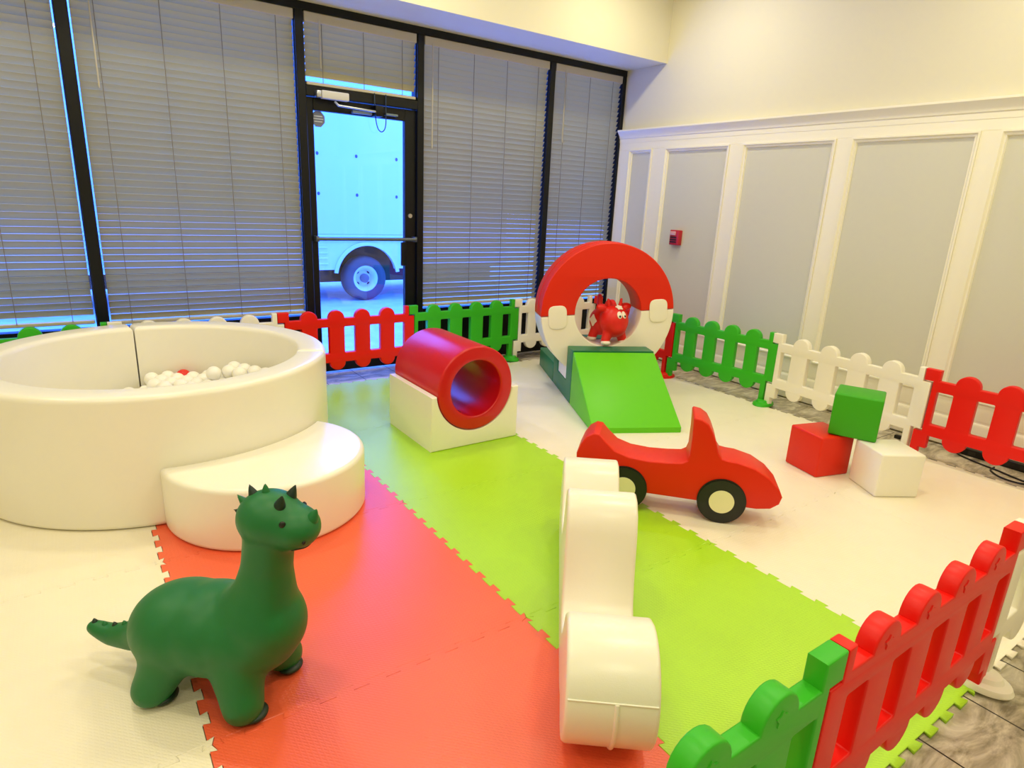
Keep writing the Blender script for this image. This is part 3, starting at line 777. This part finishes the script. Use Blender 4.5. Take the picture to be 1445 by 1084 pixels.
link('body', blob(bm, 0.007, 8, 'body'), CR, cow, 180)
for s in (-1, 1):
    bm = bmesh.new(); add_chain(bm, [(0.055, s*0.045, 0.275, 0.016), (0.055, s*0.056, 0.31, 0.013), (0.055, s*0.058, 0.335, 0.010)], 6)
    link('horn', blob(bm, 0.005, 4, 'horn'), CR, cow, 180)
for sx in (1, -1):
    for sy in (1, -1):
        bm = bmesh.new(); add_ell(bm, (0.092*sx+0.004, 0.079*sy, 0.022), (0.037, 0.036, 0.021)); link('hoof', mesh_of(bm), CWH, cow, 180)
def on_head(ay, az, r=1.0):
    """point on the head ellipsoid (yaw, elevation in degrees)"""
    c = Vector((0.065, 0, 0.175)); a = math.radians(ay); e = math.radians(az)
    return c+Vector((0.106*math.cos(e)*math.cos(a), 0.110*math.cos(e)*math.sin(a), 0.122*math.sin(e)))*r
for ay in (-11, 13):
    p = on_head(ay, 30, 0.985); bm = bmesh.new(); add_ell(bm, p, (0.008, 0.019, 0.028), Euler((0, math.radians(-28), math.radians(ay))))
    e = link('eye', mesh_of(bm), CWH, cow, 180)
    p = on_head(ay, 24, 1.045); bm = bmesh.new(); add_ell(bm, p, (0.006, 0.008, 0.009), Euler((0, math.radians(-28), math.radians(ay)))); link('pupil', mesh_of(bm), DBK, e, 180)
def star(r, n=5, k=0.55):
    return round_poly([((r if i % 2 == 0 else r*k)*math.sin(i*PI/n), (r if i % 2 == 0 else r*k)*math.cos(i*PI/n)) for i in range(2*n)], r*0.25, 3)
bm = poly_mesh([star(0.034)], 0.006); M = Matrix.Translation(on_head(0, 62, 0.995)) @ Euler((0, math.radians(28), 0)).to_matrix().to_4x4() @ Matrix.Rotation(PI/2, 4, 'Z')
xf(bm, M); pt = link('patch', mesh_of(bm), CWH, cow); pt['label'] = 'white star patch on forehead'
for s in (-1, 1):
    bm = poly_mesh([star(0.05, 4, 0.6)], 0.006); M = Matrix.Translation((-0.05, s*0.107, 0.165)) @ Matrix.Rotation(-s*PI/2, 4, 'X')
    if s < 0: M = Matrix.Translation((-0.05, -0.102, 0.165)) @ Matrix.Rotation(PI/2, 4, 'X')
    else: M = Matrix.Translation((-0.05, 0.102, 0.165)) @ Matrix.Rotation(-PI/2, 4, 'X')
    xf(bm, M); link('patch', mesh_of(bm), CWH, cow)

# ------------------------------------------------------------------ small things on and by the right wall
al = tag(empty('fire_alarm', (XR-0.004, 3.955, 1.145)), 'small red fire alarm horn strobe on the grey wall panel', 'fire alarm')
AR = mat('alarm_red', (190, 30, 44), 0.4)
boxes('housing', [((-0.05, -0.052, -0.066), (0, 0.052, 0.066))], AR, al, bev=0.006)
boxes('strobe_lens', [((-0.064, -0.02, 0.02), (-0.049, 0.04, 0.055))], mat('lens_pink', (226, 170, 176), 0.15), al, bev=0.004)
for z in (-0.005, -0.025, -0.045): boxes('grille_slot', [((-0.053, -0.03, z), (-0.0495, 0.042, z+0.012))], DARKC, al)
ps = tag(empty('power_strip', (4.50, 1.12, FZ)), 'long black power strip lying by the wall under the red fence', 'power strip')
boxes('case', [((-0.022, -0.30, 0.0), (0.022, 0.30, 0.045))], DARKC, ps, bev=0.005)
for k in range(6): boxes('socket', [((-0.0225, -0.26+k*0.09, 0.012), (-0.0215, -0.22+k*0.09, 0.034))], mat('socket_dark', (40, 40, 42), 0.5), ps)
cb = catmull([(4.485, 1.43, 0.0), (4.43, 1.37, -0.006), (4.385, 1.25, -0.007), (4.36, 1.15, -0.007), (4.33, 1.07, -0.007), (4.31, 0.98, -0.007), (4.35, 0.93, -0.007), (4.42, 0.97, -0.004), (4.478, 1.0, 0.01)], 8)
tag(tube('cable', cb, 0.005, DARKC), 'thin black cable looped on the grey floor by the wall under the red fence', 'cable')
cb = catmull([(4.40, 1.18, -0.007), (4.32, 1.17, -0.007), (4.255, 1.10, -0.007), (4.25, 1.02, -0.007), (4.29, 0.95, -0.006)], 8)
tag(tube('cable', cb, 0.005, DARKC), 'second black cable curling out beyond the first under the red fence', 'cable')
pg = tag(empty('power_plug', (4.40, 1.73, FZ)), 'small black plug and lead on the grey floor behind the white cube', 'plug')
boxes('plug_body', [((-0.015, -0.02, 0.0), (0.015, 0.02, 0.024))], DARKC, pg, bev=0.004)
tube('lead', [(0.0, -0.02, 0.01), (0.01, -0.07, 0.006), (0.02, -0.14, 0.006)], 0.004, DARKC, pg)
